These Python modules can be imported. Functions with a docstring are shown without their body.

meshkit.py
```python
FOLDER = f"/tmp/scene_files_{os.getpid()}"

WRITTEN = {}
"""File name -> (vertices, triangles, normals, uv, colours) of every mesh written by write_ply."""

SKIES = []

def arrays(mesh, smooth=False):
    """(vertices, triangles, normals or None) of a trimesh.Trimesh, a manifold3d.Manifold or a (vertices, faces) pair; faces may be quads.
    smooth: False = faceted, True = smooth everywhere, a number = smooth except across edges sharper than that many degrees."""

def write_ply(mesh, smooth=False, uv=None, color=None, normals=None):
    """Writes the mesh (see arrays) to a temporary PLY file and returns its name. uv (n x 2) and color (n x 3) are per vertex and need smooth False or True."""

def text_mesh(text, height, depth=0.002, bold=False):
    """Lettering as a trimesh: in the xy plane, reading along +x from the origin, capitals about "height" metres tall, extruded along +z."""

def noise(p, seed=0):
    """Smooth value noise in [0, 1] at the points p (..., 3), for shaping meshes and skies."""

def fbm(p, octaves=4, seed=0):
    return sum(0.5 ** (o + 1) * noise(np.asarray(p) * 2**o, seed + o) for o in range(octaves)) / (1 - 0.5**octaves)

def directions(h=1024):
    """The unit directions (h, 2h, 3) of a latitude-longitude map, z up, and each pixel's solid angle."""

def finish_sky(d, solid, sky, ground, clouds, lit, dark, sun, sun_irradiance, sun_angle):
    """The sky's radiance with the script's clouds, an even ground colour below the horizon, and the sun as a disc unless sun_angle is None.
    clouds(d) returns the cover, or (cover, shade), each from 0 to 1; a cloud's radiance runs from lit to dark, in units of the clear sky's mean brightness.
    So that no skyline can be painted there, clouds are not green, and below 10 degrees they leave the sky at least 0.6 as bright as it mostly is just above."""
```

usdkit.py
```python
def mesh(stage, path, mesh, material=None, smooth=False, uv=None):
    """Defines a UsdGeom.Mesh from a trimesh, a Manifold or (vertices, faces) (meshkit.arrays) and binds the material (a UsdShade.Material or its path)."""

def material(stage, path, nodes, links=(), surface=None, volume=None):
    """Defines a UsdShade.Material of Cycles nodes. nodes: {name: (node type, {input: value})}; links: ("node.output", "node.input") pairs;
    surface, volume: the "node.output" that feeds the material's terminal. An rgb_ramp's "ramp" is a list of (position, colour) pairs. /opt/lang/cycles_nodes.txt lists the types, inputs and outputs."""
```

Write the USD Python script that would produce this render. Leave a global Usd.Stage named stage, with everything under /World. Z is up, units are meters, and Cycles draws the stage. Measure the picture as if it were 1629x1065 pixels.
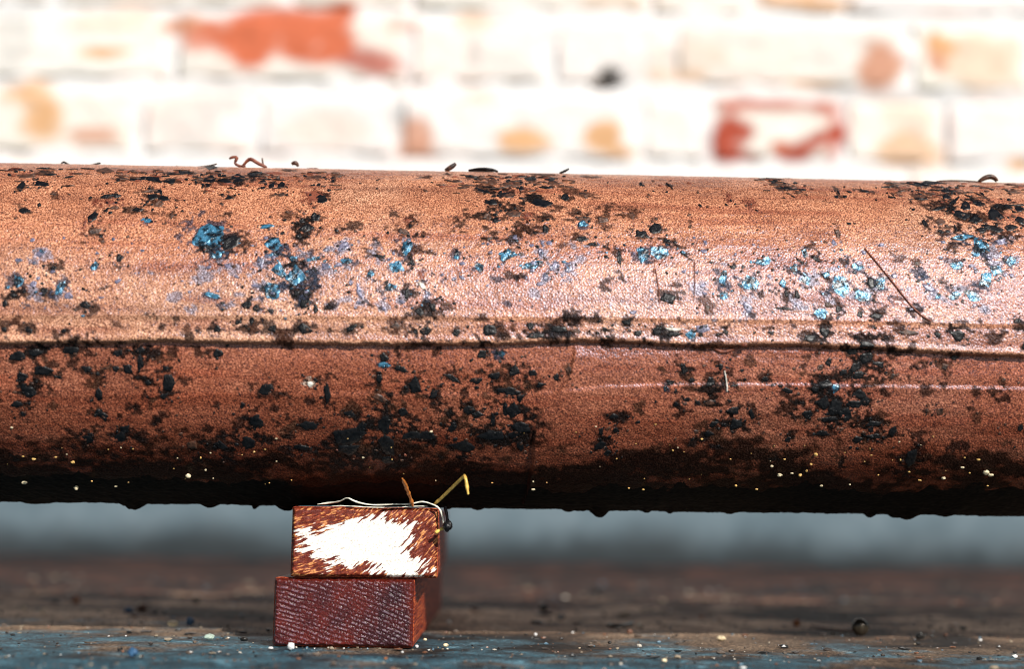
import math, random
import numpy as np
import trimesh
from shapely.geometry import Polygon, Point
import shapely
import meshkit, usdkit
from pxr import Usd, UsdGeom, UsdLux, UsdShade, Gf, Sdf, Vt

stage = Usd.Stage.CreateInMemory()
UsdGeom.SetStageUpAxis(stage, UsdGeom.Tokens.z)
UsdGeom.SetStageMetersPerUnit(stage, 1.0)
UsdGeom.Xform.Define(stage, '/World')
UsdGeom.Scope.Define(stage, '/World/Looks')
rng = np.random.default_rng(7)

# ------------------------------------------------------------------ camera
CAM = np.array([0, 0, .0446])
PITCH, ROLL = math.radians(7.27), math.radians(.8)
FOCAL, APER = 50.0, 36.0
FPX = FOCAL / APER * 1629
fwd = np.array([0, math.cos(PITCH), math.sin(PITCH)])
up0 = np.array([0, -math.sin(PITCH), math.cos(PITCH)])
rt0 = np.array([1.0, 0, 0])
rt = rt0 * math.cos(ROLL) + up0 * math.sin(ROLL)
up = up0 * math.cos(ROLL) - rt0 * math.sin(ROLL)
cam = UsdGeom.Camera.Define(stage, '/World/camera')
cam.AddTransformOp().Set(Gf.Matrix4d(*rt, 0, *up, 0, *(-fwd), 0, *CAM, 1))
cam.CreateHorizontalApertureAttr(APER)
cam.CreateVerticalApertureAttr(APER * 670 / 1024)
cam.CreateFocalLengthAttr(FOCAL)
cam.CreateClippingRangeAttr(Gf.Vec2f(.01, 200))
cam.CreateFStopAttr(5.2)
cam.CreateFocusDistanceAttr(.487)
cam.CreateExposureAttr(0.3)

# ------------------------------------------------------------------ sky and sun
SUN_EL, SUN_AZ = math.radians(32), math.radians(29)      # azimuth: to the right of straight behind the camera
sun = np.array([math.sin(SUN_AZ) * math.cos(SUN_EL), -math.cos(SUN_AZ) * math.cos(SUN_EL), math.sin(SUN_EL)])
sky_mat = usdkit.material(stage, '/World/Looks/sky_look', {
    's': ('sky_texture', {'sky_type': 'single_scattering', 'sun_disc': False, 'sun_elevation': SUN_EL, 'sun_rotation': math.atan2(sun[0], sun[1])}),
    'b': ('background_shader', {'strength': .05})}, [('s.color', 'b.color')], surface='b.background')
dome = UsdLux.DomeLight.Define(stage, '/World/sky')
UsdShade.MaterialBindingAPI.Apply(dome.GetPrim()).Bind(sky_mat)
dome.GetPrim().SetCustomDataByKey('kind', 'structure')
sl = UsdLux.DistantLight.Define(stage, '/World/sun')
sl.CreateIntensityAttr(1.2); sl.CreateAngleAttr(.53); sl.CreateNormalizeAttr(True)
sl.CreateColorAttr(Gf.Vec3f(1, .965, .91))
z = sun; x = np.cross([0, 0, 1.0], z); x /= np.linalg.norm(x); y = np.cross(z, x)
sl.AddTransformOp().Set(Gf.Matrix4d(*x, 0, *y, 0, *z, 0, 0, 0, 2, 1))

# ------------------------------------------------------------------ helpers
used = {}
def path_for(name, parent='/World'):
    k = (parent, name); n = used.get(k, 0); used[k] = n + 1
    return f'{parent}/{name}' + (f'_{n:03d}' if n else '')
def tag(prim, label=None, category=None, group=None, kind=None):
    for k, v in (('label', label), ('category', category), ('group', group), ('kind', kind)):
        if v: prim.SetCustomDataByKey(k, v)
    return prim
def obj(name, mesh, mat, parent='/World', smooth=30, tint=None, **kw):
    p = path_for(name, parent)
    m = usdkit.mesh(stage, p, mesh, mat, smooth=smooth)
    if tint is not None:
        UsdGeom.PrimvarsAPI(m).CreatePrimvar('tint', Sdf.ValueTypeNames.Float3Array, 'vertex').Set(Vt.Vec3fArray.FromNumpy(np.asarray(tint, np.float32)))
    m.CreateDoubleSidedAttr(True)
    tag(m.GetPrim(), **kw)
    return p
def thing(name, label, category, loc=(0, 0, 0), rotz=0, group=None):
    p = path_for(name)
    x = UsdGeom.Xform.Define(stage, p)
    x.AddTranslateOp().Set(Gf.Vec3d(*map(float, loc)))
    if rotz: x.AddRotateZOp().Set(float(rotz))
    tag(x.GetPrim(), label, category, group)
    return p
def mat(name, nodes, links, surface='p.BSDF'):
    return usdkit.material(stage, '/World/Looks/' + name, nodes, links, surface=surface)
def ray(u, v):
    d = FPX * fwd + (u - 814.5) * rt + (532.5 - v) * up
    return d / np.linalg.norm(d)
def on_ground(u, v, z=0.0):
    d = ray(u, v); t = (z - CAM[2]) / d[2]; return CAM + t * d
def on_plane_y(u, v, Y):
    d = ray(u, v); return CAM + d * (Y - CAM[1]) / d[1]
def fb(p, octaves=4):
    """fractal noise about zero, mostly within -1..1"""
    return (meshkit.fbm(np.asarray(p, float), octaves=octaves) - .5) * 3.2
def grid_faces(nr, nc):
    i, j = np.meshgrid(np.arange(nr - 1), np.arange(nc - 1), indexing='ij')
    a = (i * nc + j).ravel(); b = a + 1; c = a + nc; d = c + 1
    return np.vstack([np.stack([a, b, d], 1), np.stack([a, d, c], 1)])
def tube(pts, r, n=7, r_end=None):
    pts = np.asarray(pts, float); r = np.asarray(r) * np.ones(len(pts))
    V = []
    for k in range(len(pts)):
        t = pts[min(k + 1, len(pts) - 1)] - pts[max(k - 1, 0)]; t /= np.linalg.norm(t)
        a = np.cross(t, [.3, .2, .93]); a /= np.linalg.norm(a); b = np.cross(t, a)
        ang = np.arange(n) * 2 * np.pi / n
        V.append(pts[k] + r[k] * (np.cos(ang)[:, None] * a + np.sin(ang)[:, None] * b))
    V = np.vstack(V + [pts[:1], pts[-1:]])
    F = []
    for k in range(len(pts) - 1):
        for i in range(n):
            a, b = k * n + i, k * n + (i + 1) % n
            F += [[a, b, b + n], [a, b + n, a + n]]
    e = (len(pts) - 1) * n; c0, c1 = len(V) - 2, len(V) - 1
    for i in range(n):
        F += [[c0, (i + 1) % n, i], [c1, e + i, e + (i + 1) % n]]
    return trimesh.Trimesh(V, np.array(F), process=False)
def curve(pts, n=24):
    pts = np.asarray(pts, float); t = np.linspace(0, 1, len(pts))
    from scipy.interpolate import CubicSpline
    return CubicSpline(t, pts, axis=0)(np.linspace(0, 1, n))
def lump(r, seed, squash=(1, 1, .8), rough=.18, sub=2):
    m = trimesh.creation.icosphere(subdivisions=sub, radius=1.0)
    v = np.array(m.vertices)
    v *= (1 + rough * fb(v * 1.6 + seed * 7.3, octaves=2))[:, None]
    return trimesh.Trimesh(v * np.array(squash) * r, m.faces, process=False)

# ------------------------------------------------------------------ materials
def ramp_noise(scale, detail=3, rough=.55, dist=0):
    return ('noise_texture', {'scale': scale, 'detail': detail, 'roughness': rough, 'distortion': dist})
M = {}
M['coating'] = mat('coating', {
    'tc': ('geometry', {}), 'at': ('attribute', {'attribute': 'tint'}),
    'grain': ramp_noise(2100, 2, .75), 'gr': ('rgb_ramp', {'ramp': [(.36, (.10, .07, .06)), (.46, (.60, .52, .48)), (.54, (1.14, 1.14, 1.14)), (.64, (2.0, 2.5, 3.0))]}),
    'mott': ramp_noise(60, 4, .6), 'mr': ('rgb_ramp', {'ramp': [(.3, (.8, .74, .7)), (.7, (1.12, 1.14, 1.15))]}),
    'm1': ('mix_color', {'blend_type': 'multiply', 'fac': 1.0, 'use_clamp': False}), 'm2': ('mix_color', {'blend_type': 'multiply', 'fac': 1.0, 'use_clamp': False}),
    'vor': ('voronoi_texture', {'scale': 1500}), 'add': ('math', {'math_type': 'multiply_add', 'value2': .6}),
    'bp': ('bump', {'strength': .5, 'distance': .0003}),
    'rr': ('map_range', {'from_min': .3, 'from_max': .7, 'to_min': .42, 'to_max': .24}),
    'bw': ('rgb_to_bw', {}), 'sp': ('map_range', {'from_min': .02, 'from_max': .16, 'to_min': .05, 'to_max': .85, 'clamp': True}),
    'p': ('principled_bsdf', {'specular_tint': (.78, .80, 1.0)})},
    [('tc.position', 'grain.vector'), ('tc.position', 'mott.vector'), ('tc.position', 'vor.vector'), ('grain.fac', 'gr.fac'), ('mott.fac', 'mr.fac'),
     ('at.color', 'bw.color'), ('bw.val', 'sp.value'), ('sp.result', 'p.specular_ior_level'), ('at.color', 'm1.a'), ('gr.color', 'm1.b'), ('m1.result', 'm2.a'), ('mr.color', 'm2.b'), ('m2.result', 'p.base_color'),
     ('grain.fac', 'add.value1'), ('vor.distance', 'add.value3'), ('add.value', 'bp.height'), ('bp.normal', 'p.normal'), ('grain.fac', 'rr.value'), ('rr.result', 'p.roughness')])
def flake_mat(name, c1, c2, rough, metallic=0, spec=.5, bump=.6, scale=700):
    return mat(name, {
        'tc': ('geometry', {}), 'n': ramp_noise(scale, 3, .6), 'r': ('rgb_ramp', {'ramp': [(.39, c1), (.54, c2)] if scale == 700 else [(.43, c1), (.5, tuple(.35 * k for k in c2)), (.58, c2)]}),
        'n2': ramp_noise(420, 3, .6, .6), 'bp': ('bump', {'strength': bump, 'distance': .0007}),
        'p': ('principled_bsdf', {'roughness': rough, 'metallic': metallic, 'specular_ior_level': spec})},
        [('tc.position', 'n.vector'), ('tc.position', 'n2.vector'), ('n.fac', 'r.fac'), ('r.color', 'p.base_color'), ('n2.fac', 'bp.height'), ('bp.normal', 'p.normal')])
M['K'] = flake_mat('bitumen', (.002, .002, .003), (.007, .007, .008), .38, 0, .3)
M['B'] = flake_mat('sky_glint_bitumen', (.002, .006, .010), (.055, .21, .34), .3, .35, .9, .9, 480)  # black bitumen; the blue sky reflection is painted into its colour
M['D'] = flake_mat('brown_bitumen', (.02, .009, .006), (.085, .034, .018), .5)
M['R'] = flake_mat('rust_chip', (.10, .022, .012), (.22, .06, .03), .5)
M['P'] = flake_mat('lilac_sheen', (.06, .065, .10), (.17, .155, .23), .35, .2, .8, .5)  # lavender sky sheen painted as patches on the coating
M['W'] = flake_mat('pale_fibre', (.55, .5, .42), (.8, .76, .68), .5)
M['tar'] = flake_mat('tar', (.002, .002, .002), (.007, .006, .005), .6, 0, .06, .6)
M['sand'] = mat('sand', {'at': ('attribute', {'attribute': 'tint'}), 'p': ('principled_bsdf', {'roughness': .35})}, [('at.color', 'p.base_color')])
M['steel'] = mat('bore', {'p': ('principled_bsdf', {'base_color': (.06, .035, .025), 'roughness': .7})}, [])
M['tinted'] = mat('whitewash', {
    'tc': ('geometry', {}), 'at': ('attribute', {'attribute': 'tint'}), 'n': ramp_noise(130, 4), 'r': ('rgb_ramp', {'ramp': [(.3, (.88, .87, .86)), (.7, (1.04, 1.04, 1.04))]}),
    'm': ('mix_color', {'blend_type': 'multiply', 'fac': 1.0, 'use_clamp': False}), 'bp': ('bump', {'strength': .5, 'distance': .002}), 'p': ('principled_bsdf', {'roughness': .9})},
    [('tc.position', 'n.vector'), ('n.fac', 'r.fac'), ('at.color', 'm.a'), ('r.color', 'm.b'), ('m.result', 'p.base_color'), ('n.fac', 'bp.height'), ('bp.normal', 'p.normal')])
M['cement'] = mat('cement', {
    'tc': ('geometry', {}), 'n': ramp_noise(22, 5, .6), 'r': ('rgb_ramp', {'ramp': [(.3, (.075, .115, .138)), (.7, (.14, .188, .215))]}),
    'sx': ('separate_xyz', {}), 'n3': ramp_noise(9, 4, .6), 'foot_edge': ('math', {'math_type': 'multiply_add', 'value2': .05}),
    'dr': ('map_range', {'range_type': 'smoothstep', 'from_min': .028, 'from_max': .074, 'to_min': .14, 'to_max': 1.0, 'clamp': True}),  # cement darkens towards the foot, with an uneven edge
    'm': ('mix_color', {'blend_type': 'multiply', 'fac': 1.0}),
    'bp': ('bump', {'strength': .5, 'distance': .002}), 'p': ('principled_bsdf', {'roughness': .85})},
    [('tc.position', 'n.vector'), ('tc.position', 'n3.vector'), ('tc.position', 'sx.vector'), ('n3.fac', 'foot_edge.value1'), ('sx.z', 'foot_edge.value3'), ('foot_edge.value', 'dr.value'),
     ('n.fac', 'r.fac'), ('r.color', 'm.a'), ('dr.result', 'm.b'), ('m.result', 'p.base_color'), ('n.fac', 'bp.height'), ('bp.normal', 'p.normal')])
M['ground'] = mat('ground_look', {
    'tc': ('geometry', {}), 'sx': ('separate_xyz', {}),
    'fine': ramp_noise(900, 3, .65), 'fr': ('rgb_ramp', {'ramp': [(.36, (.35, .34, .33)), (.5, (1, 1, 1)), (.66, (2.0, 2.0, 1.9))]}),
    'big': ramp_noise(28, 5, .62), 'big2': ramp_noise(13, 5, .6), 'big3': ramp_noise(55, 5, .65, .4),
    'olive': ('rgb_ramp', {'ramp': [(.3, (.10, .066, .044)), (.46, (.23, .148, .094)), (.62, (.33, .225, .15))]}),
    'red': ('rgb_ramp', {'ramp': [(.40, (.004, .003, .003)), (.47, (.032, .012, .007)), (.6, (.09, .03, .017)), (.68, (.11, .048, .03))]}),
    'blue': ('rgb_ramp', {'ramp': [(.36, (.004, .010, .015)), (.46, (.018, .06, .085)), (.56, (.03, .10, .14)), (.66, (.11, .24, .31))]}),
    'q1': ('math', {'math_type': 'multiply_add', 'value2': .19}), 'q2': ('math', {'math_type': 'multiply_add', 'value2': .55}),
    's1': ('map_range', {'range_type': 'smoothstep', 'from_min': .715, 'from_max': .82, 'to_min': 1, 'to_max': 0, 'clamp': True}),
    'q3': ('math', {'math_type': 'multiply_add', 'value2': .9}),
    's2': ('map_range', {'range_type': 'smoothstep', 'from_min': 1.10, 'from_max': 1.24, 'to_min': 0, 'to_max': 1, 'clamp': True}),
    'st': ramp_noise(11, 4, .6, .5), 'str': ('rgb_ramp', {'ramp': [(.38, (.06, .05, .05)), (.46, (.55, .5, .48)), (.54, (1, 1, 1)), (.7, (1.25, 1.2, 1.15))]}),
    'shade_lift': ('map_range', {'range_type': 'smoothstep', 'from_min': .535, 'from_max': .60, 'to_min': .5, 'to_max': 1.8, 'clamp': True}),  # olive brightened where the pipe's shadow falls, to offset that shade
    'mo': ('mix_color', {'blend_type': 'multiply', 'fac': 1.0, 'use_clamp': False}), 'mo2': ('mix_color', {'blend_type': 'multiply', 'fac': 1.0, 'use_clamp': False}),
    'mx1': ('mix_color', {}), 'mx2': ('mix_color', {}), 'mx3': ('mix_color', {'blend_type': 'multiply', 'fac': 1.0, 'use_clamp': False}),
    'bp': ('bump', {'strength': .9, 'distance': .0007}), 'rg': ('map_range', {'from_min': 0, 'from_max': 1, 'to_min': .75, 'to_max': .5}),
    'p': ('principled_bsdf', {'roughness': .7, 'specular_ior_level': .35})},
    [('tc.position', 'sx.vector'), ('tc.position', 'fine.vector'), ('tc.position', 'big.vector'), ('tc.position', 'big2.vector'), ('tc.position', 'big3.vector'),
     ('sx.x', 'q1.value1'), ('sx.y', 'q1.value3'), ('big.fac', 'q2.value1'), ('q1.value', 'q2.value3'), ('q2.value', 's1.value'),
     ('big2.fac', 'q3.value1'), ('sx.y', 'q3.value3'), ('q3.value', 's2.value'),
     ('big3.fac', 'olive.fac'), ('big.fac', 'red.fac'), ('big3.fac', 'blue.fac'),
     ('s2.result', 'mx1.fac'), ('mo.result', 'mx1.a'), ('red.color', 'mx1.b'), ('s1.result', 'mx2.fac'), ('mx1.result', 'mo2.a'), ('str.color', 'mo2.b'), ('mo2.result', 'mx2.a'), ('tc.position', 'st.vector'), ('st.fac', 'str.fac'), ('sx.y', 'shade_lift.value'), ('olive.color', 'mo.a'), ('shade_lift.result', 'mo.b'), ('blue.color', 'mx2.b'),
     ('fine.fac', 'fr.fac'), ('mx2.result', 'mx3.a'), ('fr.color', 'mx3.b'), ('mx3.result', 'p.base_color'), ('fine.fac', 'bp.height'), ('bp.normal', 'p.normal'), ('s1.result', 'rg.value'), ('rg.result', 'p.roughness')])
M['stained'] = mat('stained_wood', {
    'tc': ('texture_coordinate', {}), 'mp': ('mapping', {'scale': (1, .04, 1)}), 'n': ramp_noise(1300, 3, .6), 'n2': ramp_noise(260, 4, .6),
    'r': ('rgb_ramp', {'ramp': [(.34, (.09, .008, .003)), (.5, (.26, .032, .010)), (.64, (.48, .10, .025))]}), 'bp': ('bump', {'strength': .6, 'distance': .0004}),
    'p': ('principled_bsdf', {'roughness': .5, 'specular_ior_level': .3})},
    [('tc.object', 'mp.vector'), ('mp.vector', 'n.vector'), ('tc.object', 'n2.vector'), ('n.fac', 'r.fac'), ('r.color', 'p.base_color'), ('n.fac', 'bp.height'), ('bp.normal', 'p.normal')])
def end_mat(name, rough, bump, scale=1500):
    return mat(name, {'tc': ('texture_coordinate', {}), 'at': ('attribute', {'attribute': 'tint'}), 'n': ramp_noise(scale, 2, .6),
        'r': ('rgb_ramp', {'ramp': [(.3, (.6, .55, .55)), (.5, (1, 1, 1)), (.72, (1.5, 1.6, 1.6))]}), 'm': ('mix_color', {'blend_type': 'multiply', 'fac': 1.0, 'use_clamp': False}),
        'bp': ('bump', {'strength': bump, 'distance': .0004}), 'p': ('principled_bsdf', {'roughness': rough, 'specular_ior_level': .35})},
        [('tc.object', 'n.vector'), ('n.fac', 'r.fac'), ('at.color', 'm.a'), ('r.color', 'm.b'), ('m.result', 'p.base_color'), ('n.fac', 'bp.height'), ('bp.normal', 'p.normal')])
M['bare_end'] = end_mat('chipped_end', .55, .5)
M['dark_end'] = end_mat('dark_end', .32, .6)
def plain(name, c, rough=.5, **kw):
    return mat(name, {'tc': ('texture_coordinate', {}), 'n': ramp_noise(700, 3), 'r': ('rgb_ramp', {'ramp': [(.3, tuple(.6 * k for k in c)), (.7, tuple(min(1.3 * k, .95) for k in c))]}),
        'bp': ('bump', {'strength': .4, 'distance': .0004}), 'p': ('principled_bsdf', {'roughness': rough, **kw})},
        [('tc.object', 'n.vector'), ('n.fac', 'r.fac'), ('r.color', 'p.base_color'), ('n.fac', 'bp.height'), ('bp.normal', 'p.normal')])
M['straw'] = plain('straw_look', (.85, .48, .11), .4)
M['orange_straw'] = plain('orange_straw_look', (.5, .16, .03), .45)
M['twine'] = plain('twine_look', (.85, .78, .62), .7)
M['twine_end'] = plain('twine_knot_look', (.02, .025, .025), .3)

# ------------------------------------------------------------------ ground
xs = np.unique(np.concatenate([np.linspace(-8, -.6, 12), np.linspace(-.6, .6, 480), np.linspace(.6, 8, 12)]))
ys = np.unique(np.concatenate([np.linspace(-6, .3, 10), np.linspace(.3, .75, 330), np.linspace(.75, 1.33, 160), np.linspace(1.33, 9, 10)]))
X, Y = np.meshgrid(xs, ys)
P = np.stack([X.ravel(), Y.ravel(), 0 * X.ravel()], 1)
fade = np.clip(1.2 - np.abs(P[:, 0]), 0, 1) * np.clip((P[:, 1] - .25) * 8, 0, 1)
h = .0003 * fb(P * 60, octaves=4) + .00022 * fb(P * 400 + 3, octaves=3)
P[:, 2] = np.minimum(h * fade, .00045) - .0004
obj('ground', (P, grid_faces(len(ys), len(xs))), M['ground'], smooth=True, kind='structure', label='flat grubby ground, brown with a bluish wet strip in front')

# ------------------------------------------------------------------ wall
WY = 1.40
wall = thing('brick_wall', 'sunlit whitewashed brick wall with red bricks showing, out of focus behind the pipe', 'wall', (0, 0, 0))
def wpx(u, v): p = on_plane_y(u, v, WY); return p[0], p[2]
s = WY / FPX * 1.01
PITCH_Z = .0777
zB = wpx(800, 258)[1]                                     # underside of the lowest course that shows
bl = []
def blob(u, v, ru, rv, c, k=1.0):
    x, zz = wpx(u, v); bl.append((x, zz, ru * s, rv * s, np.array(c), k))
RED, ORG, TAN, PNK, GRY = (.36, .055, .025), (.52, .125, .055), (.60, .33, .15), (.50, .24, .15), (.34, .33, .32)
for a in [(300, 40, 36, 16, PNK), (400, 55, 62, 38, ORG), (470, 45, 50, 36, ORG), (530, 50, 34, 42, ORG), (395, 92, 26, 18, ORG), (590, 98, 44, 20, RED, .85), (335, 60, 40, 22, ORG, .8), (450, 25, 80, 16, ORG, .7), (500, 85, 40, 14, ORG), (550, 15, 16, 12, ORG), (640, 38, 26, 10, PNK, .6),
          (162, 82, 42, 9, TAN), (60, 170, 26, 46, TAN, .8), (75, 190, 22, 30, TAN, .7), (155, 215, 36, 14, PNK, .8), (25, 150, 20, 16, TAN, .6), (660, 215, 24, 26, PNK, .9), (660, 240, 30, 10, PNK, .9), (630, 180, 12, 40, GRY, .5),
          (840, 225, 44, 18, TAN, .95), (960, 215, 26, 24, TAN, .95), (985, 240, 26, 10, TAN, .9), (770, 155, 40, 8, TAN, .5), (750, 30, 30, 12, TAN, .6), (755, 95, 10, 26, GRY, .5),
          (1175, 165, 36, 9, RED, .9), (1245, 166, 64, 9, RED, .8), (1318, 176, 20, 11, RED, .8), (1160, 212, 24, 28, RED), (1182, 207, 18, 12, RED), (1160, 242, 22, 16, RED), (1190, 248, 18, 8, RED), (1333, 206, 13, 22, RED), (1262, 243, 26, 12, RED), (1290, 229, 24, 10, RED), (1316, 216, 20, 10, RED), (1322, 244, 7, 14, RED, .8), (1240, 232, 12, 8, ORG, .8),
          (1400, 105, 32, 34, PNK, .95), (1490, 85, 14, 34, (.55, .25, .17), .95), (1500, 70, 20, 12, TAN), (1560, 95, 60, 40, TAN, .45), (1280, 2, 70, 9, TAN), (1000, 2, 55, 6, TAN, .7), (1450, 240, 50, 24, TAN, .7), (1620, 262, 20, 14, TAN, .9), (1080, 120, 50, 8, TAN, .6), (1290, 132, 40, 8, TAN, .6),
          (180, 30, 60, 20, TAN, .35), (520, 205, 60, 26, TAN, .25), (1090, 90, 60, 26, TAN, .25), (1440, 190, 40, 26, TAN, .35), (350, 150, 40, 30, GRY, .25), (20, 60, 26, 60, GRY, .35), (300, 200, 40, 30, GRY, .3)]:
    blob(*a)
hx, hz = wpx(964, 123)
def hole_at(P): return np.exp(-(((P[:, 0] - hx) / .009) ** 2 + ((P[:, 2] - hz) / .0048) ** 2) ** 2)
def wall_tint(P, base):
    c = np.tile(np.array(base, float), (len(P), 1))
    mo = fb(P * 18, octaves=4)
    c *= (1 + .08 * mo)[:, None] * np.array([1, 1, 1]) ** 1; c *= 1 - np.clip(mo + .2, 0, 1)[:, None] * np.array([.0, .085, .115])
    wob = .35 * fb(P * 45, octaves=3)
    for (bx, bz, rx, rz, col, k) in bl:
        d = np.sqrt(((P[:, 0] - bx) / rx) ** 2 + ((P[:, 2] - bz) / rz) ** 2) + wob
        m = np.clip((1.4 - d) / .5, 0, 1)[:, None] * k
        c = c * (1 - m) + np.array(col) * m
    return c * (1 - .95 * hole_at(P)[:, None])
def brick_mesh(x0, x1, z0, z1, seed):
    """a brick with rounded, uneven front; fine on the front only"""
    nx, nz = max(6, int((x1 - x0) / .0055)), 12
    U, W = np.meshgrid(np.linspace(0, 1, nx), np.linspace(0, 1, nz))
    e = np.minimum(np.minimum(U, 1 - U) * (x1 - x0), np.minimum(W, 1 - W) * (z1 - z0))
    X = x0 + U * (x1 - x0); Z = z0 + W * (z1 - z0)
    P = np.stack([X.ravel(), np.full(X.size, WY), Z.ravel()], 1)
    e = np.clip(e.ravel() / .007, 0, 1)
    P[:, 1] += .004 * (1 - e) ** 2 + .0018 * fb(P * 60 + seed, octaves=3)
    P[:, 1] += .05 * hole_at(P)
    F = grid_faces(nz, nx)
    # skirt to the back
    rim = np.concatenate([np.arange(nx), np.arange(1, nz) * nx + nx - 1, (nz - 1) * nx + np.arange(nx - 2, -1, -1), np.arange(nz - 2, 0, -1) * nx])
    B = P[rim].copy(); B[:, 1] = WY + .09
    n0 = len(P); r2 = np.roll(np.arange(len(rim)), -1)
    F2 = np.vstack([np.stack([rim, n0 + np.arange(len(rim)), n0 + r2], 1), np.stack([rim, n0 + r2, rim[r2]], 1)])
    return np.vstack([P, B]), np.vstack([F, F2])
rows = {0: [-990, -570, -180, 205, 395, 625, 1014, 1125, 1345, 1505, 1890, 2090, 2480],
        1: [-1100, -720, -530, -135, 255, 637, 870, 1068, 1455, 1660, 2050, 2240],
        2: [-900, -510, -320, 60, 440, 640, 1030, 1205, 1350, 1735, 1930, 2320],
        3: [-1100, -690, -300, -110, 280, 660, 860, 1250, 1440, 1830, 2220]}
for k in range(-1, 7):
    js = rows.get(k) or [u + 97 * (k % 3) for u in (-1080, -690, -500, -110, 280, 470, 860, 1250, 1440, 1830, 2220)]
    z0 = zB + k * PITCH_Z
    for a, b in zip(js[:-1], js[1:]):
        x0, x1 = (a - 814.5) * s + .004, (b - 814.5) * s - .005
        j = rng.normal(0, .0012, 3)
        v, f = brick_mesh(x0, x1, z0 + .004 + j[0], z0 + PITCH_Z - .006 + j[1], rng.uniform(0, 90))
        base = np.array([.73, .71, .69]) * rng.uniform(.93, 1.04) * (1, rng.uniform(.965, 1.0), rng.uniform(.9, 1.0))
        obj('brick', (v, f), M['tinted'], wall, smooth=True, tint=wall_tint(v, base))
z0, z1 = zB - PITCH_Z, zB + 7 * PITCH_Z
xs = np.linspace(-1.15, 1.15, 240); zs = np.linspace(z0, z1, 110)
X, Z = np.meshgrid(xs, zs)
P = np.stack([X.ravel(), np.full(X.size, WY + .0028), Z.ravel()], 1)
P[:, 1] += .003 * fb(P * 50, octaves=3)
hx, hz = wpx(962, 124)
hole = np.exp(-(((P[:, 0] - hx) / .011) ** 2 + ((P[:, 2] - hz) / .006) ** 2))
P[:, 1] += .06 * hole
t = wall_tint(P, (.74, .735, .73)); t = t * (1 - .92 * hole[:, None])
gz = np.abs(P[:, 2] - (zB + PITCH_Z)) < .008
t[gz & (P[:, 0] > (1300 - 814) * s)] *= .8
obj('mortar', (P, grid_faces(len(zs), len(xs))), M['tinted'], wall, smooth=True, tint=t)
back = trimesh.creation.box((2.3, .1, z1 - z0)); back.apply_translation((0, WY + .15, (z0 + z1) / 2))
obj('wall_core', back, M['cement'], wall)
zp = z0 - .004
pr = [(WY + .2, -.05), (WY - .012, -.05), (WY - .012, zp - .02), (WY - .006, zp - .006), (WY + .004, zp), (WY + .2, zp)]
pm = trimesh.creation.extrude_polygon(Polygon(pr), 2.3)
pv = np.array(pm.vertices); pm = trimesh.Trimesh(np.stack([pv[:, 2] - 1.15, pv[:, 0], pv[:, 1]], 1), pm.faces)
obj('plinth', pm, M['cement'], wall, smooth=25, label='grey cement plinth at the foot of the wall')

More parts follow.
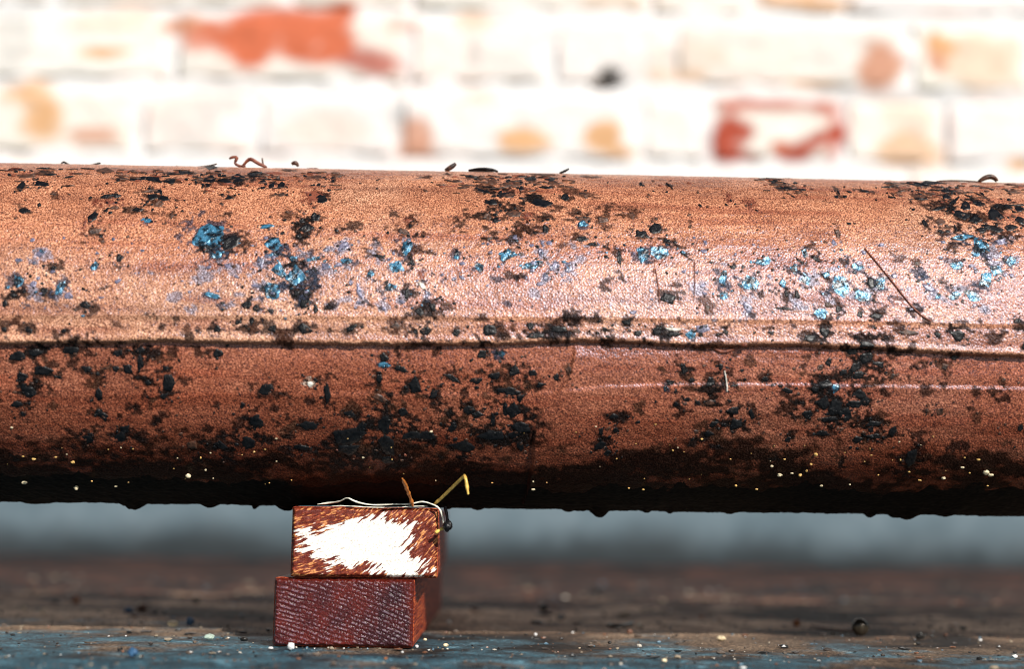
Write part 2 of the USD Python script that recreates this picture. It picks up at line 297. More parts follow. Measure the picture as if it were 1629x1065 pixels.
# ------------------------------------------------------------------ pipe
YAW = math.radians(1.4)
R0, AY = .0609, .518
ax = np.array([math.cos(YAW), math.sin(YAW), 0]); nf = np.array([math.sin(YAW), -math.cos(YAW), 0])   # axis, horizontal towards the camera
A0 = np.array([0, AY, .0475 + R0])
def cyl(sx, th, r):
    """point at sx along the axis, angle th above the horizontal facing the camera"""
    sx, th, r = (np.asarray(k, float) for k in (sx, th, r))
    return A0 + sx[..., None] * ax + (r * np.cos(th))[..., None] * nf + (r * np.sin(th))[..., None] * np.array([0, 0, 1.0])
def pipe_hit(u, v, R=R0):
    d = ray(u, v); o = CAM - A0
    dx, dz, ox, oz = d @ nf, d[2], o @ nf, o[2]
    a, b, c = dx * dx + dz * dz, ox * dx + oz * dz, ox * ox + oz * oz - R * R
    q = b * b - a * c
    t = (-b - math.sqrt(max(q, 0))) / a
    p = o + t * d
    return p @ ax, math.atan2(p[2], p @ nf)
def trace(pts):
    a = np.array([pipe_hit(u, v) for u, v in pts]); i = np.argsort(a[:, 0])
    return lambda sx: np.interp(sx, a[i, 0], a[i, 1])
seam = trace([(0, 546), (140, 546), (260, 543), (400, 546), (560, 548), (700, 548), (790, 548), (860, 545), (930, 543), (1030, 546), (1080, 550), (1150, 552), (1200, 550), (1280, 550), (1400, 556), (1500, 562), (1628, 568)])
rib = trace([(0, 503), (400, 504), (800, 506), (1200, 510), (1628, 518)])
low = trace([(0, 626), (300, 627), (500, 627), (700, 627), (840, 628), (905, 620), (960, 614), (1060, 611), (1150, 611), (1300, 612), (1628, 618)])
lapA = np.array([pipe_hit(u, v) for u, v in [(912, 560), (905, 600), (885, 628), (862, 650), (850, 690), (846, 740), (830, 800)]])
NS, NT = 1450, 470
sx = np.unique(np.concatenate([np.linspace(-.95, -.25, 40), np.linspace(-.25, .25, NS), np.linspace(.25, .95, 40)]))
th = np.concatenate([np.linspace(math.radians(125), math.radians(-110), NT), np.linspace(math.radians(-110), math.radians(-235), 60)[1:]])
SX, TH = np.meshgrid(sx, th)
def step(d, w): return .5 + .5 * np.tanh(d / w)
def radius(SX, TH):
    q = np.stack([SX * 1.0, np.cos(TH) * R0, np.sin(TH) * R0], -1).reshape(-1, 3)
    n1 = fb(q * np.array([4, 60, 60]) + 5, octaves=3).reshape(SX.shape)
    n2 = fb(q * np.array([40, 900, 900]) + 9, octaves=2).reshape(SX.shape)
    n3 = fb(q * 500 + 2, octaves=2).reshape(SX.shape)
    n4 = fb(q * np.array([150, 150, 150]), octaves=3).reshape(SX.shape)
    d = (TH - seam(SX)) * R0 + .00022 * n4 + .00012 * n3
    r = R0 + .00025 * n1 + .00005 * n2 + .00010 * n3
    front = (np.abs(TH) < 2.0)
    r = r + .0021 * step(d, .00013) * np.exp(-np.clip(d, 0, 1) / .05) * front
    r += .0004 * np.exp(-((d - .0013) / .0009) ** 2)
    e = (TH - rib(SX)) * R0 + .0001 * n4
    r += .0004 * np.exp(-(e / .0007) ** 2) + .0002 * step(e, .0004) * np.exp(-np.clip(e, 0, 1) / .04)
    g = (low(SX) - TH) * R0 + .0001 * n4
    vis = .35 + .65 * step(SX - lapA[2, 0], .004)
    r += .0006 * vis * step(g, .0003) * np.exp(-np.clip(g, 0, 1) / .035) * front
    l = SX - np.interp(TH, lapA[::-1, 1], lapA[::-1, 0]) + .0003 * n4
    band = step(TH - lapA[-1, 1], .03) * step(lapA[0, 1] - TH, .03)
    r += .0011 * step(l, .0002) * np.exp(-np.clip(l, 0, 1) / .03) * band
    return r
RR = radius(SX, TH)
from scipy.interpolate import RegularGridInterpolator
_ri = RegularGridInterpolator((th[::-1], sx), RR[::-1], bounds_error=False, fill_value=R0)
def surf_r(s_, t_): return _ri(np.stack([np.asarray(t_, float), np.asarray(s_, float)], -1))
P = cyl(SX, TH, RR).reshape(-1, 3)
nT, nS = SX.shape
F = grid_faces(nT, nS)[:, ::-1]
j = np.arange(nS - 1)                                       # close the round
F = np.vstack([F, np.stack([(nT - 1) * nS + j, j, j + 1], 1), np.stack([(nT - 1) * nS + j, j + 1, (nT - 1) * nS + j + 1], 1)])
# colour of the coating itself: mottled orange-brown with redder worn areas
q = np.stack([SX, np.cos(TH) * R0, np.sin(TH) * R0], -1).reshape(-1, 3)
w1 = fb(q * 22, octaves=4); w2 = fb(q * np.array([30, 260, 260]) + 4, octaves=3)
base = np.array([.46, .18, .088]); redd = np.array([.25, .052, .020]); pale = np.array([.52, .25, .14])
k1 = np.clip(w1 * 1.6 + .1, 0, 1)[:, None]; k2 = np.clip(w2 * 1.5 - .1, 0, .8)[:, None]
col = base * (1 - k1) + pale * k1
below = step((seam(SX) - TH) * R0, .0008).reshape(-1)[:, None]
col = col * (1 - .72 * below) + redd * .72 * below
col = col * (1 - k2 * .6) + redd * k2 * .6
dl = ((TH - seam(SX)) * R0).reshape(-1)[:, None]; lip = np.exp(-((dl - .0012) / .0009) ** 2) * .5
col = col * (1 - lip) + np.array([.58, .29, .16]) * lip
smear_shade = fb(q * np.array([38, 90, 90]) + 11, octaves=5) + .35 * fb(q * 380 + 2, octaves=2)   # tar smeared up from the underside, plus painted shade lower down
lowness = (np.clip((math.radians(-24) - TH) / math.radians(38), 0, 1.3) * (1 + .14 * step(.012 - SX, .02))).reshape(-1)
k3 = np.clip((lowness - .55 + .55 * smear_shade) / .24, 0, 1)[:, None]
grime_shade = np.clip(lowness * 1.15 + .02 + .5 * fb(q * np.array([30, 150, 150]) + 41, octaves=4), 0, 1)[:, None] * .82      # tarry grime with painted shade that deepens down the pipe
col = col * (1 - grime_shade) + np.array([.08, .014, .005]) * grime_shade
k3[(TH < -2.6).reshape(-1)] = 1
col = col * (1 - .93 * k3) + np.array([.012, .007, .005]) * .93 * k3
# flakes: (x, y, width, height, turn, kind) where each one sits
FL = '''33,301,15,13,0,K 40,338,24,9,-10,K 148,350,17,20,-15,K 152,372,26,12,20,D 136,359,6,14,0,R 177,316,32,5,5,K 177,325,24,10,0,R 182,334,16,5,0,D 218,337,24,7,-3,K 235,354,20,6,-8,B 67,296,26,8,-5,K 46,283,30,6,5,D 72,278,30,6,0,D 168,273,30,10,15,D 243,316,18,11,20,K 262,319,24,7,-25,K 254,327,18,10,20,D 239,308,26,4,8,D 250,307,16,7,0,K 272,291,22,9,0,K 222,287,40,5,5,K 243,288,40,6,-15,K 193,287,24,4,0,D 289,278,44,6,5,K 335,289,22,11,-10,K 330,298,9,7,0,K 360,292,30,6,5,K 378,286,24,12,20,K 365,318,14,6,0,K 335,269,22,10,0,K 406,281,16,10,0,K 274,345,8,14,0,D 335,381,46,40,30,B 330,400,18,12,0,K 368,390,38,20,15,K 345,409,16,10,0,B 365,426,16,8,-20,P 68,406,20,14,0,P 87,429,14,10,0,K 191,415,12,15,0,K 152,426,11,12,0,B 32,449,15,18,0,B 72,467,16,16,0,K 98,461,12,22,-20,B 41,466,14,8,0,K 23,472,9,9,0,K 138,487,18,12,0,K 10,485,8,12,0,K 337,472,28,7,-15,B 393,487,18,14,0,K 111,473,16,12,0,P 162,379,7,7,0,K 88,312,6,6,0,D 55,454,12,12,0,P
501,349,18,12,10,K 489,367,28,16,20,K 476,378,14,10,0,K 481,355,12,7,0,K 425,364,18,6,0,B 434,391,24,20,0,B 438,409,20,6,0,B 415,420,14,20,0,P 468,415,12,8,0,B 500,415,24,10,20,B 447,433,22,24,0,B 473,440,28,28,0,B 468,424,24,10,0,K 519,427,20,12,0,P 547,395,22,14,40,P 551,419,16,9,0,B 520,401,10,8,0,P 409,458,16,10,0,P 434,465,28,26,0,B 473,467,14,14,0,K 489,468,18,16,0,K 486,486,18,18,0,K 503,494,10,16,0,K 409,492,10,14,0,K 432,496,12,8,0,K 572,466,10,34,20,P 604,411,28,6,-15,K 648,400,16,26,0,B 650,386,10,8,0,P 631,429,24,18,0,B 590,439,13,11,0,B 621,460,18,10,0,B 648,468,8,32,0,K 655,419,6,14,0,K 669,440,6,20,15,R 672,458,8,16,30,W 679,471,7,14,0,P 666,497,18,16,0,K 689,490,16,14,-30,K 709,486,18,6,0,D 641,372,26,9,-10,D 653,362,7,10,0,K 650,354,16,6,0,R 727,410,9,12,0,B 762,428,12,14,0,B 804,410,12,16,0,B 780,326,22,9,0,K 768,307,22,9,-20,K 738,301,13,6,0,D 775,348,16,14,0,D 790,353,14,10,0,K 780,383,14,6,20,D 803,313,24,7,10,K 783,292,20,8,0,D 755,284,28,4,0,D 680,284,18,5,-20,D 712,279,12,4,0,D 800,279,18,5,0,D 500,316,28,20,0,R 511,320,20,10,-20,K 448,299,14,10,0,K 432,297,10,13,0,K 448,313,16,5,10,D 530,289,5,14,0,K 410,280,20,7,0,K 506,284,24,5,-10,D 457,273,18,6,0,D 438,277,28,4,0,R 499,268,20,4,8,R 767,271,44,5,0,K
861,326,42,13,-3,K 845,287,24,11,0,K 876,287,18,9,0,K 881,294,22,6,10,D 815,296,36,8,0,D 830,303,12,8,0,K 810,314,24,8,0,D 899,318,18,8,10,K 928,312,20,7,0,D 863,280,36,6,0,D 937,284,26,3,0,D 928,352,22,10,0,D 927,361,14,8,0,B 957,354,24,10,0,D 925,383,22,9,0,K 942,393,26,7,-3,K 868,368,11,12,0,K 815,344,30,10,0,D 838,345,10,10,0,R 819,381,12,8,0,P 811,410,20,14,0,B 848,425,28,11,15,B 904,429,16,18,0,P 884,425,14,14,0,P 860,405,8,16,0,P 863,390,8,14,0,P 867,443,10,16,0,P 984,415,8,30,0,K 1021,377,24,18,0,K 1042,368,22,22,-45,K 1059,387,16,10,-40,K 1023,409,18,22,0,B 1046,406,26,16,10,B 1086,407,20,7,-35,K 1062,478,24,26,-30,K 1005,346,12,12,0,D 1192,331,9,14,0,R 1159,317,6,8,0,R 1064,297,16,3,-45,K 1166,428,12,9,0,K 1150,445,13,22,0,B 1192,453,24,20,0,B 1151,472,14,12,0,B 1124,493,10,20,0,D 1188,491,18,18,0,P 1040,435,5,9,0,R 1097,364,5,8,0,D 1206,420,9,10,0,B 1019,296,5,7,0,K
1216,419,20,12,15,B 1279,408,10,12,0,B 1271,419,24,4,-40,K 1297,416,16,6,-30,K 1262,430,12,14,0,B 1279,447,14,16,0,B 1243,453,9,11,0,B 1222,443,9,8,0,P 1312,441,11,10,0,B 1334,456,26,32,0,B 1363,427,18,13,0,B 1369,472,24,20,0,B 1384,453,12,24,0,K 1399,453,15,22,0,B 1250,470,7,14,0,K 1267,472,10,13,0,K 1243,493,34,6,-3,K 1303,499,18,14,0,B 1316,488,20,12,0,D 1332,495,14,12,0,K 1366,502,11,14,0,K 1392,505,24,9,0,K 1332,374,10,16,0,D 1326,390,9,10,0,P 1333,308,4,9,0,K 1375,307,16,4,0,K 1257,302,42,6,0,K 1237,295,28,4,0,D 1224,287,40,3,0,D 1253,285,18,4,0,D 1459,315,26,9,0,D 1479,312,18,7,-10,D 1505,316,18,6,0,K 1516,323,5,16,-25,K 1494,335,28,4,15,K 1453,295,48,4,-8,K 1484,293,40,4,3,K 1429,300,26,4,-12,D 1507,306,30,5,0,K 1534,331,18,14,-20,K 1556,327,16,9,0,K 1529,345,34,12,-20,K 1550,353,24,14,-30,K 1582,345,24,22,0,K 1603,332,16,6,-30,K 1621,335,16,10,-20,K 1621,353,16,12,0,K 1577,366,40,10,-20,K 1606,366,24,10,10,K 1561,369,18,12,-30,K 1529,380,34,8,10,B 1561,395,26,26,0,B 1550,408,12,10,0,B 1590,387,18,16,0,P 1607,419,16,12,0,B 1520,427,18,11,0,B 1566,448,18,26,-20,B 1584,433,20,14,0,B 1516,473,18,12,0,B 1545,474,34,18,0,B 1475,461,20,14,-30,P 1490,474,10,8,0,B 1495,372,12,6,-35,K 1470,357,9,12,0,K 1519,366,4,10,0,K 1495,356,18,10,0,D 1458,422,14,8,0,D 1565,495,10,10,0,P 1562,311,5,8,0,K 1611,308,14,4,0,D
10,525,10,12,0,K 48,526,22,11,-15,K 104,527,11,9,0,K 348,525,14,13,0,K 380,514,16,9,20,K 402,512,10,14,0,K 223,557,22,10,0,K 188,562,18,13,15,K 223,579,18,26,0,K 204,587,18,18,0,K 184,587,12,10,-30,K 235,610,10,10,0,K 268,610,24,30,-15,K 262,630,16,12,30,K 263,586,12,8,0,K 136,587,18,12,0,K 169,586,22,4,20,D 158,626,13,22,0,K 29,568,34,18,0,K 56,562,26,14,0,K 67,589,34,16,10,K 93,600,24,5,-12,K 35,599,18,16,0,K 49,624,20,18,20,K 27,643,22,12,0,K 38,616,12,14,0,K 37,659,10,10,0,K 115,557,34,14,0,K 346,563,20,15,0,K 163,662,16,24,30,K 198,682,20,14,0,K 192,694,16,20,0,K 407,672,18,20,0,K 140,698,20,14,-30,K 351,707,26,14,-25,K 396,704,24,20,0,K 386,645,10,11,0,K 306,707,22,16,0,D
488,525,26,22,0,K 435,524,14,14,0,K 560,523,22,10,35,K 630,520,20,14,0,D 678,527,20,16,0,K 662,528,8,10,0,K 726,531,14,12,0,K 778,525,28,18,0,K 611,570,16,16,0,K 611,581,18,8,0,B 638,587,28,10,-15,K 604,603,10,18,0,K 660,611,22,36,10,K 424,621,24,20,0,K 521,627,14,38,0,K 502,605,8,8,0,K 493,612,10,9,0,W 719,602,34,9,-35,K 758,605,22,18,0,K 786,599,22,14,0,K 767,563,18,18,0,K 796,563,16,8,0,B 691,627,14,20,-15,K 796,621,20,10,0,K 556,659,22,12,0,K 489,678,30,16,0,K 553,694,60,26,5,K 575,680,14,18,-30,K 553,716,46,18,0,K 604,634,32,16,0,D 611,675,24,36,0,K 614,707,26,38,10,K 617,732,20,18,0,K 641,656,16,18,0,K 655,694,34,16,0,K 678,694,26,20,0,K 719,678,18,24,-20,K 745,653,24,14,-15,K 761,662,22,14,0,K 783,669,14,24,0,K 738,710,50,18,5,K 783,694,44,18,0,K 805,653,12,24,0,K 410,672,20,20,0,K 483,713,36,8,-10,K
843,519,12,14,0,K 886,525,30,12,0,K 851,535,30,10,0,K 915,527,20,10,0,D 961,525,11,9,0,K 996,514,16,12,0,K 1014,531,16,12,0,K 1043,527,20,12,0,K 1071,525,30,6,0,W 1071,532,30,8,0,K 1098,533,14,16,0,B 1116,524,24,14,0,P 1153,530,12,9,0,K 818,589,18,20,0,K 848,594,16,12,0,K 861,613,28,10,10,K 885,600,12,14,0,K 904,589,10,22,0,D 1089,587,16,18,0,K 1065,608,22,10,0,K 1100,605,10,9,0,K 1130,608,22,20,0,K 1167,613,16,10,15,K 1059,618,10,10,0,B 813,624,30,14,0,K 829,634,14,14,0,K 816,653,30,24,0,K 829,682,30,24,0,K 819,691,24,14,0,K 829,710,14,18,0,K 976,662,16,8,0,K 980,683,12,10,0,K 956,686,12,11,0,K 955,707,20,10,25,K 966,718,12,10,0,K 1075,643,10,10,0,K 1092,635,14,8,0,K 1110,640,10,8,0,K 1129,640,14,10,0,D 1135,675,18,12,0,K 1167,653,18,14,0,K 1170,675,24,18,0,K 1129,691,18,9,0,K 1196,659,10,20,15,K 1151,675,12,8,0,K 1146,584,8,12,0,K
1224,530,14,7,0,K 1286,539,26,14,0,K 1310,530,18,16,0,K 1443,530,34,8,0,D 1489,533,14,9,0,K 1519,535,26,18,0,K 1615,512,16,9,15,K 1626,551,8,14,0,K 1375,551,28,18,0,K 1379,568,22,22,0,K 1356,560,20,10,0,K 1318,576,12,18,0,K 1398,581,20,16,0,K 1360,586,24,14,30,K 1340,592,18,12,0,K 1366,598,18,14,0,K 1305,586,10,12,0,D 1519,570,14,9,0,K 1218,603,14,10,0,K 1253,622,20,9,-15,K 1241,614,10,5,-35,K 1312,611,28,16,0,K 1331,618,14,14,0,B 1296,619,14,10,0,K 1309,640,22,30,0,K 1328,650,26,30,0,K 1344,659,22,26,0,K 1318,666,30,12,0,K 1366,627,24,14,0,K 1360,643,26,14,0,K 1376,637,16,18,0,K 1285,658,20,15,0,K 1307,689,24,10,0,K 1388,675,26,12,10,K 1385,683,10,10,0,K 1390,694,28,8,0,K 1363,699,18,14,0,K 1420,686,14,16,0,K 1253,699,12,9,0,K 1495,654,13,13,0,D 1474,654,8,8,0,D 1449,729,20,34,0,K 1503,583,14,14,0,D 1419,599,10,12,0,D 1596,605,8,8,0,D 1623,681,10,12,0,K'''
flakes = []
for w in FL.split():
    a = w.split(','); flakes.append((*map(float, a[:5]), a[5]))
def local_scale(u, v):
    """metres on the surface per picture pixel, along the pipe and round it"""
    s0, t0 = pipe_hit(u, v); s1, _ = pipe_hit(u + 3, v); _, t1 = pipe_hit(u, v + 2); _, t2 = pipe_hit(u, v - 2)
    return s0, t0, abs(s1 - s0) / 3, max(abs(t2 - t1) * R0 / 4, 1e-5)
# thin bitumen residue left round the flakes; B and P paint sky sheen
RES = {'K': (.012, .009, .008), 'B': (.025, .03, .045), 'D': (.06, .024, .013), 'R': (.16, .04, .02), 'P': (.20, .155, .17), 'W': (.4, .3, .22)}
C3 = col.reshape(nT, nS, 3); rag = (fb(q * np.array([170, 230, 230]) + 21, octaves=4) + .5 * fb(q * 900, octaves=1)).reshape(nT, nS)
rs = np.random.default_rng(5); extra = []
for (cx, cy, sx_, sy_, n_) in [(60, 590, 60, 40, 26), (220, 600, 60, 40, 22), (180, 690, 90, 30, 24), (450, 470, 60, 30, 26), (480, 400, 60, 30, 16), (400, 690, 80, 35, 30), (560, 690, 90, 40, 50), (640, 620, 60, 40, 26), (730, 680, 70, 40, 44), (800, 640, 40, 50, 30), (890, 530, 90, 12, 30), (660, 430, 40, 50, 20), (1120, 640, 60, 45, 40), (1340, 620, 45, 55, 60), (1370, 570, 40, 30, 30), (1360, 480, 70, 25, 26), (1560, 400, 50, 50, 26), (1300, 440, 90, 30, 20), (840, 400, 70, 50, 26), (250, 525, 160, 12, 24), (1450, 530, 120, 12, 24), (1040, 530, 70, 12, 18), (300, 480, 150, 30, 16), (1480, 650, 100, 50, 16), (820, 340, 60, 30, 20), (1570, 350, 40, 20, 26)]:
    for _ in range(n_):
        u, v = rs.normal(cx, sx_), rs.normal(cy, sy_)
        if 275 + .0165 * u < v < 745 and -10 < u < 1640:
            hot = 385 < v < 500  # highlight band, where the painted glint and sheen kinds go
            extra.append((u, v, rs.uniform(5, 17), rs.uniform(4, 12), rs.uniform(-30, 30), rs.choice(['P', 'P', 'B', 'K', 'D'] if hot else ['K', 'K', 'K', 'D'])))
for (u, v, w, h, ang, kind) in flakes + extra:
    s0, t0, ku, kv = local_scale(u, v); kv = min(kv, 5 * ku); t0 = min(t0, 1.53); ex_ = .75 if v < 305 else 1.0
    a_, b_ = ex_ * w * ku / 2 * 1.35 + .0003, ex_ * h * kv / 2 * 1.35 + .0003; m_ = max(a_, b_) * 1.7
    i0, i1 = np.searchsorted(sx, [s0 - m_, s0 + m_]); j0, j1 = np.searchsorted(-th[:NT], [-(t0 + m_ / R0), -(t0 - m_ / R0)])
    if i1 <= i0 or j1 <= j0: continue
    dx_, dy_ = SX[j0:j1, i0:i1] - s0, (TH[j0:j1, i0:i1] - t0) * R0
    an = math.radians(ang); X_, Y_ = dx_ * math.cos(an) + dy_ * math.sin(an), -dx_ * math.sin(an) + dy_ * math.cos(an)
    d_ = np.sqrt((X_ / a_) ** 2 + (Y_ / b_) ** 2) + 1.4 * rag[j0:j1, i0:i1]
    k_ = (np.clip((1.0 - d_) / .35, 0, 1) * .85)[..., None]
    C3[j0:j1, i0:i1] = C3[j0:j1, i0:i1] * (1 - k_) + np.array(RES[kind]) * k_
col = C3.reshape(-1, 3)
pipe = thing('pipe', 'orange brown wrapped pipe with flaking black tar, lying across two wood blocks', 'pipe')
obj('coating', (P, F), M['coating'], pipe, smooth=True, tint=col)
# bore and end rings
b0 = trimesh.creation.annulus(r_min=R0 - .006, r_max=R0 - .0012, height=1.898, sections=96)
T = np.eye(4); T[:3, 0] = nf; T[:3, 1] = [0, 0, 1]; T[:3, 2] = np.cross(nf, [0, 0, 1]); T[:3, 3] = A0
b0.apply_transform(T)
obj('steel_wall', b0, M['steel'], pipe)

# tar along the underside, with drips
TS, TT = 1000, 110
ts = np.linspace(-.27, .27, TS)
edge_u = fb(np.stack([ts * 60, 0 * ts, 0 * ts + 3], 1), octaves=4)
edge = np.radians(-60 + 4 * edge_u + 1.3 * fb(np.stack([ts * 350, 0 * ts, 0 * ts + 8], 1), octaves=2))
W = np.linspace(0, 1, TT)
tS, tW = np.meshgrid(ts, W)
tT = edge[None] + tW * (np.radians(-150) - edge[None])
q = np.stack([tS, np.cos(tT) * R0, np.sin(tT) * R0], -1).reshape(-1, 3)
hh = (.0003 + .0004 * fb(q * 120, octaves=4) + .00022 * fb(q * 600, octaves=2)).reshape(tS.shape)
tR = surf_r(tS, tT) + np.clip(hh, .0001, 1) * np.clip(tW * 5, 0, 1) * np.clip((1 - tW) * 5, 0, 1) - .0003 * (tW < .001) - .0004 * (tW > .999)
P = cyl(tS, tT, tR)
drips = [(200, 803, 26, 12, 1.0), (185, 800, 20, 5, 1), (322, 804, 26, 6, 1), (395, 802, 4, 8, 1), (447, 808, 34, 9, 1), (560, 806, 12, 3, 1), (910, 812, 20, 3, 1), (962, 815, 30, 12, 1), (1040, 812, 16, 4, 1), (1080, 812, 10, 3, 1), (1180, 813, 24, 3, 1), (1414, 815, 5, 8, 1), (1475, 818, 34, 9, 1), (1455, 816, 16, 6, 1), (1540, 816, 20, 3, 1), (40, 797, 40, 3, 1), (760, 808, 20, 3, 1), (712, 810, 12, 3, 1)]
sil = math.radians(-90 - 0.5)
pull = np.zeros(tS.shape)
for (u, v, wpx_, hpx, kk) in drips:
    s0, _ = pipe_hit(u, 790)
    sw, sh = wpx_ * .518 / FPX * .5, hpx * .518 / FPX * .9
    prof = np.clip(1 - np.abs((tS - s0) / sw) ** 2.2, 0, 1)
    pull += sh * prof * np.exp(-((tT - math.radians(-88)) / math.radians(7)) ** 2)
P[..., 2] -= pull
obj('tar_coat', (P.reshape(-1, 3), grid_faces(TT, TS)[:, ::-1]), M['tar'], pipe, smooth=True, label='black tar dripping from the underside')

def flake_mesh(s0, t0, w, h, ang, thick, rg, n=22, lift=0):
    """an irregular, slightly curled chip lying on the coating"""
    k = int(rg.integers(4, 7)); ca_ = np.sort((np.arange(k) + rg.uniform(-.33, .33, k)) * 2 * np.pi / k + rg.uniform(0, 6.28)); cr_ = rg.uniform(.8, 1.25, k)
    cx, cy = np.cos(ca_) * cr_, np.sin(ca_) * cr_
    t_ = np.arange(n) * k / n; i_ = t_.astype(int); f_ = t_ - i_
    px_, py_ = cx[i_] * (1 - f_) + cx[(i_ + 1) % k] * f_, cy[i_] * (1 - f_) + cy[(i_ + 1) % k] * f_
    jit = 1 + rg.uniform(-.13, .1, n)
    px_, py_ = px_ * jit, py_ * jit
    ca, sa = math.cos(ang), math.sin(ang)
    rings = []
    for k, hk in ((1.0, -.00025), (.97, .75), (.6, 1.0), (.25, .9)):
        rings.append((k, hk))
    pts = []
    for k, hk in rings:
        ex, ey = px_ * k * w / 2, py_ * k * h / 2
        S, T_ = s0 + ca * ex - sa * ey, t0 + (sa * ex + ca * ey) / R0
        hgt = (thick * hk * (1 + rg.uniform(-.5, .5, n)) if hk > 0 else np.full(n, hk))
        if hk > 0 and lift: hgt = hgt + lift * np.clip(ey / h + .3, 0, 1) ** 2 * k
        pts.append(cyl(S, T_, surf_r(S, T_) + hgt))
    c = cyl(np.array([s0]), np.array([t0]), surf_r([s0], [t0]) + thick * .95)
    V = np.vstack(pts + [c]); F = []
    i = np.arange(n); i2 = (i + 1) % n
    for k in range(len(rings) - 1):
        F += [np.stack([k * n + i, k * n + i2, (k + 1) * n + i2], 1), np.stack([k * n + i, (k + 1) * n + i2, (k + 1) * n + i], 1)]
    F.append(np.stack([(len(rings) - 1) * n + i, (len(rings) - 1) * n + i2, np.full(n, len(V) - 1)], 1))
    return V, np.vstack(F)
built = []
rg = np.random.default_rng(11)
for (u, v, w, h, ang, kind) in flakes:
    s0, t0, ku, kv = local_scale(u, v)
    t0 = min(t0, math.radians(88))
    kv = min(kv, ku * 5)
    gl = 1.25 if kind == 'B' else 1.0
    ww, hh = w * ku * gl, h * kv * gl
    thick = .0001 + .000006 * rg.uniform(0, 1) * min(w, h)
    m = flake_mesh(s0, t0, ww, hh, math.atan2(math.sin(math.radians(ang)) * kv, math.cos(math.radians(ang)) * ku) if ang else 0, thick, rg, lift=rg.choice([0, 0, .0004, .0009]) if v < 420 else 0)
    built.append((w * h, kind, m))
order = sorted(range(len(built)), key=lambda k: -built[k][0])
NAME = {'K': 'tar_flake', 'B': 'tar_flake', 'D': 'tar_flake', 'R': 'rust_chip', 'P': 'sheen_patch', 'W': 'pale_fleck'}  # P patches are painted lilac sheen
count, rest = {}, {}
for k in order:
    _, kind, m = built[k]; nm = NAME[kind]
    count[nm] = count.get(nm, 0) + 1
    if count[nm] <= 295:
        obj(nm, m, M[kind], pipe, smooth=35 if kind == 'B' else True)
    else:
        rest.setdefault(kind, []).append(m)
# crumbs round the flakes, too small to pick apart
def scatter(kind, n, smin, smax, near=True, box=None):
    for _ in range(n):
        if near:
            f = flakes[rg.integers(len(flakes))]
            if kind == 'B' and not (380 < f[1] < 510): continue
            u, v = f[0] + rg.normal(0, 16), f[1] + rg.normal(0, 11)
        else:
            u, v = rg.uniform(box[0], box[2]), rg.uniform(box[1], box[3])
        if not (272 + u * .016 < v < 735 and -30 < u < 1660): continue
        s0, t0, ku, kv = local_scale(u, v)
        d = smin * (smax / smin) ** rg.uniform(0, 1)
        rest.setdefault(kind, []).append(flake_mesh(s0, t0, d * ku * rg.uniform(1, 1.8), d * min(kv, 3 * ku), rg.uniform(-.7, .7), .00018, rg, n=7))
scatter('K', 1500, 1.5, 6); scatter('D', 700, 1.5, 6); scatter('B', 500, 2, 6); scatter('R', 300, 1.5, 5)
scatter('P', 130, 3, 9, False, (0, 380, 1629, 500)); scatter('D', 240, 2, 5, False, (0, 275, 1629, 700))
for u0, u1, n in ((0, 140, 26), (180, 420, 60), (420, 540, 24), (700, 910, 60), (1200, 1290, 20), (1410, 1629, 60)):   # litter along the crown
    for _ in range(n):
        u = rg.uniform(u0, u1); v = 268 + u * .0165 + abs(rg.normal(4, 14))
        s0, t0, ku, kv = local_scale(u, v)
        rest.setdefault(rg.choice(['K', 'D', 'D', 'R']), []).append(flake_mesh(s0, min(t0, 1.5), rg.uniform(6, 26) * ku, rg.uniform(1.2, 3) * min(kv, 3 * ku), rg.normal(0, .18), .0003, rg, n=8))
def join(ms):
    V, F, o = [], [], 0
    for v, f in ms: V.append(v); F.append(f + o); o += len(v)
    return np.vstack(V), np.vstack(F)
CR = {'K': 'tar_crumbs', 'B': 'sky_glint_crumbs', 'D': 'brown_crumbs', 'R': 'rust_crumbs', 'P': 'sheen_flecks', 'W': 'pale_crumbs'}  # B and P bits carry painted sky glint and sheen
for kind in sorted(rest):
    obj(CR[kind], join(rest[kind]), M[kind], pipe, smooth=True, kind='stuff')
